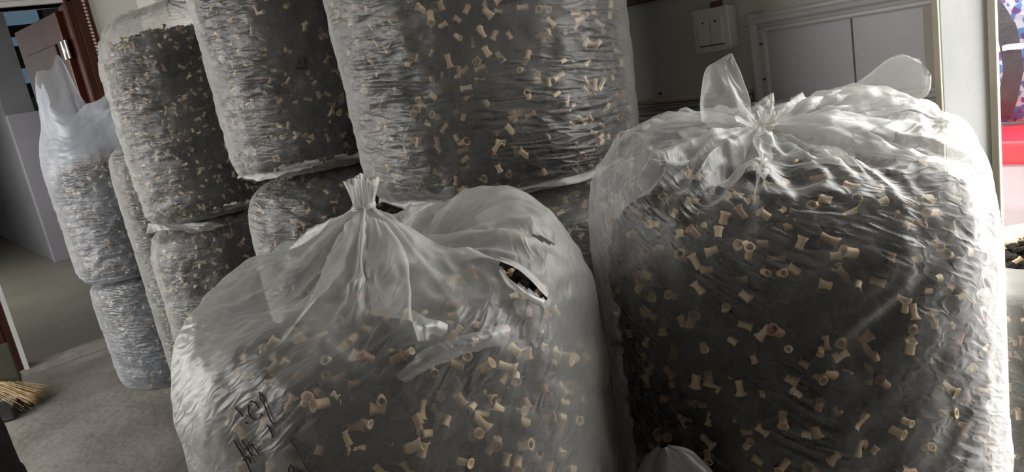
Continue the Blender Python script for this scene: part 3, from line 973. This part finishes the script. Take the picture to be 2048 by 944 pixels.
def on(bvh, x, y, lift=0.0):
    d = look(x, y)
    p, n, i, t = bvh.ray_cast(Vector(CAM), d)
    return np.array(p - d * lift) if p is not None else None


B1, B2 = bvh_of(Gf1), bvh_of(Gf2)


def torn(cen):
    """two slits torn in the sheet over the right shoulder"""
    m = np.zeros(len(cen), bool)
    for (a, b, w) in (((1003, 528), (1090, 594), .012), ((1062, 471), (1108, 488), .005)):
        A, B = on(B1, *a), on(B1, *b)
        d = B - A
        t = np.clip((cen - A) @ d / (d @ d), 0, 1)
        dist = np.linalg.norm(cen - (A + t[:, None] * d), axis=-1)
        m |= dist < w * np.sin(math.pi * (.06 + .9 * t)) ** .7
    return m


fr_ = np.linspace(0, 1, Gf1.shape[1], endpoint=False)[None]      # 0.25 picture left, 0.5 towards the camera, 0.75 right
flank_haze = .62 * np.exp(-((fr_ - .345) / .062) ** 2) + .25 * np.exp(-((fr_ - .66) / .07) ** 2)  # lit milkiness painted on both flanks; the sheet is no looser there
flank_haze = flank_haze * (.75 + .5 * fbm(Gf1[..., 0] * 14, Gf1[..., 1] * 14, Gf1[..., 2] * 14, 48, 2))
film1 = film_mesh('film', Gf1, UV1, f1, M['film_f1'], slack_haze=np.clip(np.maximum(slack_of(Gf1, len(Gs), -.1, .45, 46), flank_haze), 0, 1), hole=torn)
morel_mass('packed_morels', 'dried morels packed behind the film of the large tented sack', G1, 2600, 300, 141, depth=(.012, .032), sector=((-.47, -.88), -.25))

# ------------------------------------------------------------------ details on the front sacks
def writing(strokes, bvh, parent, r=.0011, x0=0, y0=0, s=1.0):
    for st in strokes:
        P = [on(bvh, x0 + x / s, y0 + y / s, .003) for x, y in st]
        P = np.array([p for p in P if p is not None])
        if len(P) < 2: continue
        t = np.linspace(0, len(P) - 1, 5 * len(P))
        P = np.stack([np.interp(t, np.arange(len(P)), P[:, k]) for k in range(3)], -1)
        MB().tube(P, r, 5).build('marker_stroke', M['ink'], parent, smooth=True)


S1 = [[(270, 300), (290, 285), (330, 305), (365, 350)], [(262, 320), (265, 390), (290, 440), (335, 465), (370, 440), (385, 405)],
      [(365, 215), (375, 265), (400, 300), (410, 280), (395, 250), (360, 205)], [(395, 270), (410, 320), (440, 400), (470, 470), (500, 500)], [(435, 510), (465, 550), (495, 625)],
      [(140, 345), (215, 430)], [(235, 488), (258, 493)], [(130, 650), (170, 720), (220, 800), (255, 870), (290, 960)], [(205, 645), (250, 720), (300, 795)],
      [(230, 735), (260, 692), (300, 695), (335, 740), (365, 785)], [(215, 835), (235, 800), (265, 815), (290, 860)],
      [(645, 635), (690, 690), (740, 760), (785, 870), (825, 935), (860, 920), (885, 850)], [(640, 950), (635, 900), (655, 878), (685, 915), (672, 960)], [(680, 940), (715, 930), (755, 945)]]
writing(S1, B1, f1, .0010, 440, 740, 4.627)
S3 = [[(372, 278), (364, 300), (386, 306)], [(392, 268), (400, 316)], [(352, 320), (412, 322)]]
writing(S3, bvh_of(G_c3u), r_c3u, .0016, 440, 0, 2.361)

# ears, band and tie of the right-hand sack
V3 = lambda *p: np.array(p, float)
def ribbon_tube(spine, widths, thick, across, name, mat, parent, seed, m=40, n=28, amp=.003):
    """flattened open tube of film following a spine"""
    sp = np.array(spine, float)
    rows = []
    for i, p in enumerate(sp):
        t = sp[min(i + 1, len(sp) - 1)] - sp[max(i - 1, 0)]; t /= np.linalg.norm(t)
        a = np.array(across, float); a = a - t * (a @ t); a /= np.linalg.norm(a)
        c = np.cross(t, a)
        ww = np.linspace(0, 2 * math.pi, 15)
        rows.append([p + a * widths[i] * math.cos(w) + c * thick[i] * math.sin(w) for w in ww])
    return sheet(name, rows, parent, mat, seed, amp, n, m)


LE = [(.924, .668, 1.095), (.927, .663, 1.153), (.933, .655, 1.188), (.942, .642, 1.197), (.953, .626, 1.205)]
RE = [(.968, .603, 1.085), (.965, .607, 1.131), (.961, .613, 1.161), (.958, .618, 1.184), (.955, .623, 1.204)]
UE = [(1.000, .590, 1.085), (1.049, .518, 1.124), (1.066, .482, 1.146), (1.080, .451, 1.163), (1.090, .426, 1.156)]
DE = [(1.015, .570, 1.075), (1.054, .508, 1.088), (1.075, .461, 1.096), (1.091, .424, 1.104), (1.094, .416, 1.130)]


def ear(A, B, bulge, seed, amp):
    """flattened end of the bag: two sheets that part between two edges"""
    rows = []
    for k, (p, q) in enumerate(zip(A, B)):
        p, q = V3(*p), V3(*q)
        w = np.linalg.norm(q - p)
        n = V3(-_toV[0], -_toV[1], .15)
        row = []
        for t in np.linspace(0, 2 * math.pi, 17):
            c, d = .5 - .5 * math.cos(t), math.sin(t)
            row.append(p + (q - p) * c + n * bulge * w * d * (.7 + .5 * math.sin(3 * c + k)))
        rows.append(row)
    return sheet('film_ear', rows, f2, M['film_ear'], seed, amp, 44, 46)


ear(LE, RE, .22, 51, .0022)
ear(UE, DE, .34, 52, .0030)
sheet('film_band', [[(.935, .580, 1.106), (.926, .572, 1.103), (.918, .560, 1.092), (.914, .548, 1.078)], [(.955, .530, 1.112), (.940, .520, 1.108), (.924, .512, 1.090), (.915, .508, 1.066)],
                    [(.985, .480, 1.106), (.965, .468, 1.098), (.943, .462, 1.076), (.930, .462, 1.046)], [(1.01, .430, 1.085), (.988, .420, 1.070), (.965, .418, 1.046), (.950, .422, 1.018)]], f2, M['film_ear'], 53, .003)
tie = MB()
tp = []
for k in range(40):
    w = k / 39 * 4 * math.pi
    tp.append((K2[0] + .017 * math.cos(w), K2[1] + .017 * math.sin(w), K2[2] - .004 + .008 * k / 39))
tie.tube(tp, .003, 6).build('tie_tape', M['cream_edge'], f2, smooth=True)
tie = MB()
tp = []
for k in range(40):
    w = k / 39 * 4 * math.pi
    tp.append((K1[0] + .0145 * math.cos(w), K1[1] + .0145 * math.sin(w), K1[2] - .004 + .006 * k / 39))
tie.tube(tp, .0025, 6).build('tie_tape', M['film_top'], f1, smooth=True)

# folds and flaps of the tented sack
def draped(name, px_rows, lifts, seed, mat='film_ear', amp=.002):
    rows = []
    for r_, lf in zip(px_rows, lifts):
        row = []
        for (x, y), l in zip(r_, lf):
            p = on(B1, x, y, l)
            row.append(p if p is not None else row[-1] if row else np.array([.45, .7, 1.0]))
        rows.append(row)
    return sheet(name, rows, f1, M[mat], seed, amp)


draped('tent_fold', [[(738, 436), (750, 436), (762, 440), (770, 448)], [(735, 490), (765, 490), (795, 492), (806, 500)], [(735, 560), (775, 565), (812, 565), (822, 570)], [(745, 630), (780, 636), (812, 640), (824, 648)]],
       [(.002, .012, .02, .004)] * 2 + [(.002, .02, .03, .012), (.002, .012, .022, .012)], 61)
draped('bright_lip', [[(826, 622), (850, 632), (875, 640), (895, 648)], [(828, 650), (848, 652), (872, 655), (892, 662)], [(836, 682), (852, 680), (862, 668), (880, 672)]], [(.012, .024, .022, .01), (.014, .03, .022, .008), (.01, .016, .014, .004)], 62)
draped('folded_flap', [[(792, 752), (850, 700), (920, 672), (1016, 650)], [(800, 758), (860, 716), (930, 690), (1020, 664)], [(812, 764), (870, 730), (940, 706), (1018, 684)]], [(.002, .016, .024, .014), (.004, .02, .028, .018), (.001, .004, .006, .003)], 63, 'film_f1')

draped('torn_lip', [[(1000, 514), (1002, 519), (1004, 523)], [(1026, 522), (1026, 528), (1026, 533)], [(1054, 538), (1052, 545), (1050, 550)], [(1080, 562), (1077, 568), (1074, 573)], [(1098, 588), (1096, 591), (1094, 594)]],
       [(.001, .003, .005), (.001, .006, .008), (.001, .007, .009), (.001, .006, .008), (.001, .003, .004)], 64, 'film_top', .001)

draped('torn_lip', [[(998, 541), (1000, 536), (1003, 532)], [(1012, 566), (1015, 560), (1018, 556)], [(1034, 584), (1037, 578), (1040, 574)], [(1058, 600), (1061, 594), (1064, 590)], [(1084, 612), (1087, 606), (1090, 600)]],
       [(.001, .003, .003), (.001, .005, .005), (.001, .006, .006), (.001, .005, .005), (.001, .003, .003)], 65, 'film_top', .001)

# sheets at the seams of stacked sacks
def seam(G, c, z0, f0, f1_, h, seed, parent, name, mat='film_top'):
    """crimped seam along the bottom rim of a sack, between two fractions of its girth"""
    n = G.shape[1]
    k = int(np.argmin(np.abs(G[:, n // 2, 2] - (z0 + .016)) + 10 * (np.arange(len(G)) > len(G) // 2)))
    rows = []
    for j in np.linspace(f0 * n, f1_ * n, 26).astype(int):
        p = G[k, j]
        q = np.array([p[0] - c[0], p[1] - c[1], 0]); q /= np.linalg.norm(q)
        w = h * (.7 + .6 * math.sin(j * .37) ** 2)
        rows.append([p + q * .001 + V3(0, 0, w * .4), p + q * .005 + V3(0, 0, .004 * math.sin(j * .21)), p + q * .008 + V3(0, 0, .006 * math.sin(j * .21) - w * .6)])
    return sheet(name, rows, parent, M[mat], seed, .003, 10, 90)


seam(G_c3u, C3, 1.05, .27, .47, .012, 71, r_c3u, 'bottom_seam')
seam(G_c4u, C4, 1.0, .27, .74, .010, 72, r_c4u, 'bottom_seam', 'film_ear')
sheet('twisted_flap', [[(.66, 2.92, .885), (.70, 2.86, .89), (.74, 2.80, .885)], [(.70, 3.05, .89), (.70, 2.90, .915), (.76, 2.79, .875)], [(.73, 3.10, .87), (.72, 2.98, .905), (.80, 2.79, .86)], [(.80, 2.78, .87), (.84, 2.77, .88), (.90, 2.76, .86)]], r_c2l, M['film_top'], 73, .006)

# ------------------------------------------------------------------ the morels that show largest, one by one
def tri_mesh(name, VF, mat):
    me = np_mesh(name, VF[0], VF[1], smooth=True)
    me.materials.append(mat)
    return me


CAP_ME = [tri_mesh('cap', cap_shape(10, 80 + k, ln=.026 + .003 * k, r=.0095 + .001 * (k % 3)), M['cap']) for k in range(4)]
STEM_ME = {s: [tri_mesh('stem', stem_shape(10, 90 + k, ln=.0125 + .0025 * k, r=.0046 + .0005 * (k % 3), flare=1.15 + .12 * k), M['stem_' + s]) for k in range(4)] for s in ('pale', 'tan', 'brown')}
ROWS = ('top', 'upper', 'middle', 'lower', 'bottom')
COLS = ('far left', 'left', 'centre', 'right', 'far right')


def pick_morels(G, count, seed, sack, group, box, bvh_front=None, gap=24, first=()):
    r_ = np.random.default_rng(seed)
    P, Nn = scatter(G, 9000, seed)
    view = CAM - P; dist = np.linalg.norm(view, axis=-1); view /= dist[:, None]
    q = pix(P)
    ok = ((view * Nn).sum(-1) > .30) & (q[:, 0] > box[0]) & (q[:, 0] < box[2]) & (q[:, 1] > box[1]) & (q[:, 1] < box[3])
    if bvh_front is not None:
        for i in np.where(ok)[0]:
            h = bvh_front.ray_cast(Vector(CAM), Vector(-view[i]))
            if h[0] is not None and h[3] < dist[i] - .05: ok[i] = False
    P, Nn, q, view = P[ok], Nn[ok], q[ok], view[ok]
    for x, y in first:      # pieces that show in the torn slit go first
        k = int(np.argmin(np.hypot(q[:, 0] - x, q[:, 1] - y)))
        o_ = np.concatenate([[k], np.delete(np.arange(len(P)), k)])
        P, Nn, q, view = P[o_], Nn[o_], q[o_], view[o_]
    got = []
    taken = np.zeros((0, 2))
    for i in range(len(P)):
        if len(taken) and np.min(np.hypot(*(taken - q[i]).T)) < gap: continue
        got.append(i); taken = np.vstack([taken, q[i]])
        if len(got) >= count: break
    got = np.array(got)
    Rm = frames(Nn[got], r_, .25)
    names = {}
    for k, i in enumerate(got):
        A = Rm[k][:, 2]
        p = P[i] - Nn[i] * r_.uniform(.006, .012)
        ex = pix(p + A * .012) - pix(p)
        ang2 = math.degrees(math.atan2(-ex[1], ex[0])) % 180
        end_on = A @ view[i]
        if end_on > .72: pose = 'seen end-on'
        elif ang2 < 25 or ang2 > 155: pose = 'lying level'
        elif 65 < ang2 < 115: pose = 'upright'
        elif ang2 <= 65: pose = 'slanting up right'
        else: pose = 'slanting up left'
        shade = ('pale', 'tan', 'tan', 'brown')[r_.integers(0, 4)]
        row = ROWS[min(4, int(5 * (q[i, 1] - box[1]) / (box[3] - box[1])))]
        col = COLS[min(4, int(5 * (q[i, 0] - box[0]) / (box[2] - box[0])))]
        root = tag(empty('dried_morel', p), None, 'mushroom', group)
        names.setdefault(f'dried morel, {shade} stem {pose}, {row} {col} of {sack}', []).append((q[i, 0], root))
        sc = r_.uniform(.85, 1.15)
        root.matrix_world = Matrix.Translation(Vector(p)) @ Matrix(Rm[k].tolist()).to_4x4() @ Matrix.Scale(sc, 4)
        v = int(r_.integers(0, 4))
        for nm, me in (('cap', CAP_ME[v]), ('stem', STEM_ME[shade][v])):
            c = bpy.data.objects.new(nm, me); COL.objects.link(c); c.parent = root
    for text, members in names.items():
        members.sort(key=lambda m: m[0])
        words = {1: ('',), 2: (', left one', ', right one'), 3: (', left one', ', middle one', ', right one')}.get(len(members))
        for k, (_, root) in enumerate(members):
            root['label'] = text + (words[k] if words else (', leftmost', ', second from left', ', third from left', ', fourth from left', ', fifth from left', ', sixth from left')[min(k, 5)])


pick_morels(G2, 150, 201, 'large tied sack', 'morels showing through the film of the large tied sack', (1235, 370, 1990, 940), B1)
pick_morels(G1, 150, 202, 'large tented sack', 'morels showing through the film of the large tented sack', (360, 520, 1230, 940), first=((1050, 558), (1078, 584)))

# ------------------------------------------------------------------ other sacks
stacked_bag('half-hidden hazy sack squeezed between the tied front sack and the lavender panel', (1.365, .86), .20, .0, 1.07, 20, squash=(.55, 1.0, 0), caps=300, morels=120, nth=140, nt=100,
            content_label='dried morels in the sack squeezed against the wall panel', group='sacks in front')
emp = thing('folded_sack', 'small grey end of a folded empty sack between the two front sacks', 'bag', (.60, .54, 0))
ribbon_tube([(.585, .525, .0), (.60, .535, .25), (.622, .552, .5), (.630, .562, .68), (.634, .568, .735), (.632, .569, .757)], [.085, .08, .075, .062, .036, .006], [.03, .03, .028, .022, .014, .004], (_toR[0], _toR[1], -.25), 'folded_film', M['grey_sack'], emp, 54, 70, 40, .003)

dk, _ = None, None
Gd, _, _ = shell((-.17, 2.55), [(0, .003), (.20, 0), (.245, .08), (.25, .30), (.24, .52), (.20, .60), (.10, .645), (0, .65)], 120, 90, 77, .05)
Gd, UVd = crinkle(Gd, 78, .25, .2, a1=.008, kx=6, ky=20, a2=.003)
ds = thing('woven_sack', 'dark closed woven sack at the bottom left corner', 'bag', (-.17, 2.55, 0))
film_mesh('sack_cloth', Gd, UVd, ds, M['sackcloth'])

# ------------------------------------------------------------------ broom and dustpan by the doorway
br = thing('straw_broom', 'straw broom with splayed bristles on the floor by the doorway', 'broom', (.12, 4.72, 0))
MB().tube([(.06, 4.78, .17), (-.2, 4.86, .55), (-.62, 4.98, 1.15)], .011, 10).build('handle', M['cream_edge'], br, smooth=True)
MB().tube([(.10, 4.74, .12), (.06, 4.78, .17), (.03, 4.80, .21)], [.03, .022, .014], 12).build('binding', M['straw'], br, smooth=True)
bb = MB()
rb = np.random.default_rng(5)
for k in range(130):
    w = rb.normal(size=2)
    p0 = V3(.10, 4.74, .12) + V3(.6, .5, 0) * w[0] * .010 + V3(0, 0, 1) * w[1] * .010
    p2 = V3(.29, 4.42, .015) + V3(.55, .8, 0) * w[0] * .055 + V3(0, 0, 1) * abs(w[1]) * .022 + rb.normal(size=3) * .006
    p2[2] = max(p2[2], .004)
    p1 = (p0 + p2) / 2 + V3(0, 0, .012) + rb.normal(size=3) * .004
    bb.tube([p0, p1, p2], [.0026, .0022, .0012], 4)
tag(bb.build('bristles', M['straw'], br), kind='stuff')
pn = thing('dustpan', 'dark upright dustpan beside the straw broom', 'dustpan', (.18, 4.62, 0))
MB().prism([(.02, 4.66), (.255, 4.62), (.262, 4.64), (.03, 4.69)], 'z', .03, .31).build('back_plate', M['olive'], pn, bevel=.006)
MB().prism([(.0, 4.36), (.16, 4.30), (.262, 4.63), (.02, 4.68)], 'z', .004, .014).build('tray', M['dark'], pn, bevel=.003)
MB().prism([(.155, 4.30), (.165, 4.30), (.266, 4.63), (.256, 4.63)], 'z', .004, .06).build('side_lip', M['dark'], pn)

# ------------------------------------------------------------------ things outside the shop opening
tb = thing('low_table', 'low pale table outside the opening under the storage box', 'table', (2.3, .6, 0))
MB().box(2.05, 2.75, .40, 1.0, .50, .53).build('table_top', M['trim'], tb, bevel=.005)
for x, y in ((2.08, .43), (2.72, .43), (2.08, .97), (2.72, .97)):
    MB().box(x - .02, x + .02, y - .02, y + .02, -.10, .50).build('leg', M['trim'], tb)
M['clear_box'] = film_mat('frosted_box', base=.85, edge=.1, crinkle=.05, color=(.52, .45, .49))
sb = thing('storage_box', 'frosted pinkish storage box with a bright red lid', 'storage box', (2.35, .68, .53))
MB().box(2.15, 2.60, .50, .90, .531, .775).build('body', M['clear_box'], sb, bevel=.02, seg=3)
MB().box(2.135, 2.615, .485, .915, .772, .835).build('lid', M['red'], sb, bevel=.012, seg=3)


def floral():
    m, nt, out = new_mat('floral_cloth')
    L = nt.links.new
    tc = N(nt, 'ShaderNodeTexCoord')
    vo = N(nt, 'ShaderNodeTexVoronoi', Scale=70.0)
    L(tc.outputs['Object'], vo.inputs['Vector'])
    cr = N(nt, 'ShaderNodeValToRGB'); cr.color_ramp.interpolation = 'CONSTANT'
    e = cr.color_ramp.elements
    e[0].position, e[0].color = 0, (.42, .44, .52, 1)
    e[1].position, e[1].color = .78, (.11, .04, .18, 1)
    for p_, col in ((.3, (.08, .13, .34, 1)), (.48, (.36, .34, .44, 1)), (.62, (.07, .18, .38, 1))):
        k = e.new(p_); k.color = col
    sp = N(nt, 'ShaderNodeSeparateColor')
    L(vo.outputs['Color'], sp.inputs[0]); L(sp.outputs[0], cr.inputs[0])
    p = N(nt, 'ShaderNodeBsdfPrincipled', Roughness=.75)
    L(cr.outputs[0], p.inputs['Base Color']); L(p.outputs[0], out.inputs[0])
    return m


M['floral'] = floral()
M['strap'] = plain('charcoal_webbing', (.03, .026, .032), (.05, .043, .052), scale=30, rough=.7, bump=.3, bscale=120)
M['lilac_cloth'] = plain('lilac_binding', (.62, .55, .78), (.72, .66, .86), scale=20, rough=.7)
bp = thing('backpack', 'child backpack with blue floral cloth and padded dark straps on the red lid', 'backpack', (2.4, .7, .836))
Gb, thb, _ = shell((2.43, .72), [(0, .845), (.10, .843), (.135, .875), (.14, 1.02), (.125, 1.16), (.07, 1.22), (0, 1.235)], 64, 50, 91, .03, squash=(.75, 1.25, 0))
Gb, UVb = crinkle(Gb, 92, .14, .3, a1=.004)
film_mesh('body', Gb, UVb, bp, M['floral'])


def strap(pts, w, t, name, mat):
    sp = np.array(pts, float)
    tt = np.linspace(0, len(sp) - 1, 30)
    sp = np.stack([np.interp(tt, np.arange(len(sp)), sp[:, k]) for k in range(3)], -1)
    b = MB()
    for i, p in enumerate(sp):
        d = sp[min(i + 1, 29)] - sp[max(i - 1, 0)]; d /= np.linalg.norm(d)
        out = np.array([-1.0, -.3, 0]); out -= d * (out @ d); out /= np.linalg.norm(out)
        a = np.cross(d, out)
        b.v += [tuple(p + a * w + out * t), tuple(p - a * w + out * t), tuple(p - a * w - out * t), tuple(p + a * w - out * t)]
        if i:
            q = (i - 1) * 4
            b.f += [(q + k, q + (k + 1) % 4, q + 4 + (k + 1) % 4, q + 4 + k) for k in range(4)]
    b.f += [(3, 2, 1, 0), (116, 117, 118, 119)]
    return b.build(name, mat, bp, smooth=False, bevel=.003)


strap([(2.31, .735, 1.14), (2.275, .725, 1.17), (2.265, .70, 1.165), (2.255, .665, 1.10), (2.26, .655, 1.00), (2.275, .675, .92), (2.30, .70, .87)], .022, .006, 'shoulder_strap', M['strap'])
strap([(2.305, .775, 1.14), (2.26, .775, 1.10), (2.25, .772, 1.0), (2.27, .77, .90)], .020, .006, 'shoulder_strap', M['strap'])
strap([(2.262, .69, 1.055), (2.248, .66, 1.058), (2.25, .63, 1.056)], .007, .008, 'strap_slider', M['lilac_cloth'])

os_root, _ = stacked_bag('open sack of loose morels outside, at the right edge of the picture', (1.84, .46), .17, -.10, .70, 21, top=lambda ring, th: np.stack([np.concatenate([ring[:, :2] + (ring[:, :2] - ring[:, :2].mean(0)) * (.06 * s + .04 * s * np.sin(5 * th)[:, None]), (ring[:, 2] + .09 * s)[:, None]], -1) for s in np.linspace(0, 1, 14)[1:]]),
            fill=.675, caps=500, morels=260, nth=140, nt=100, content_label='loose dried morels heaped in the open sack outside', group='sacks in front')
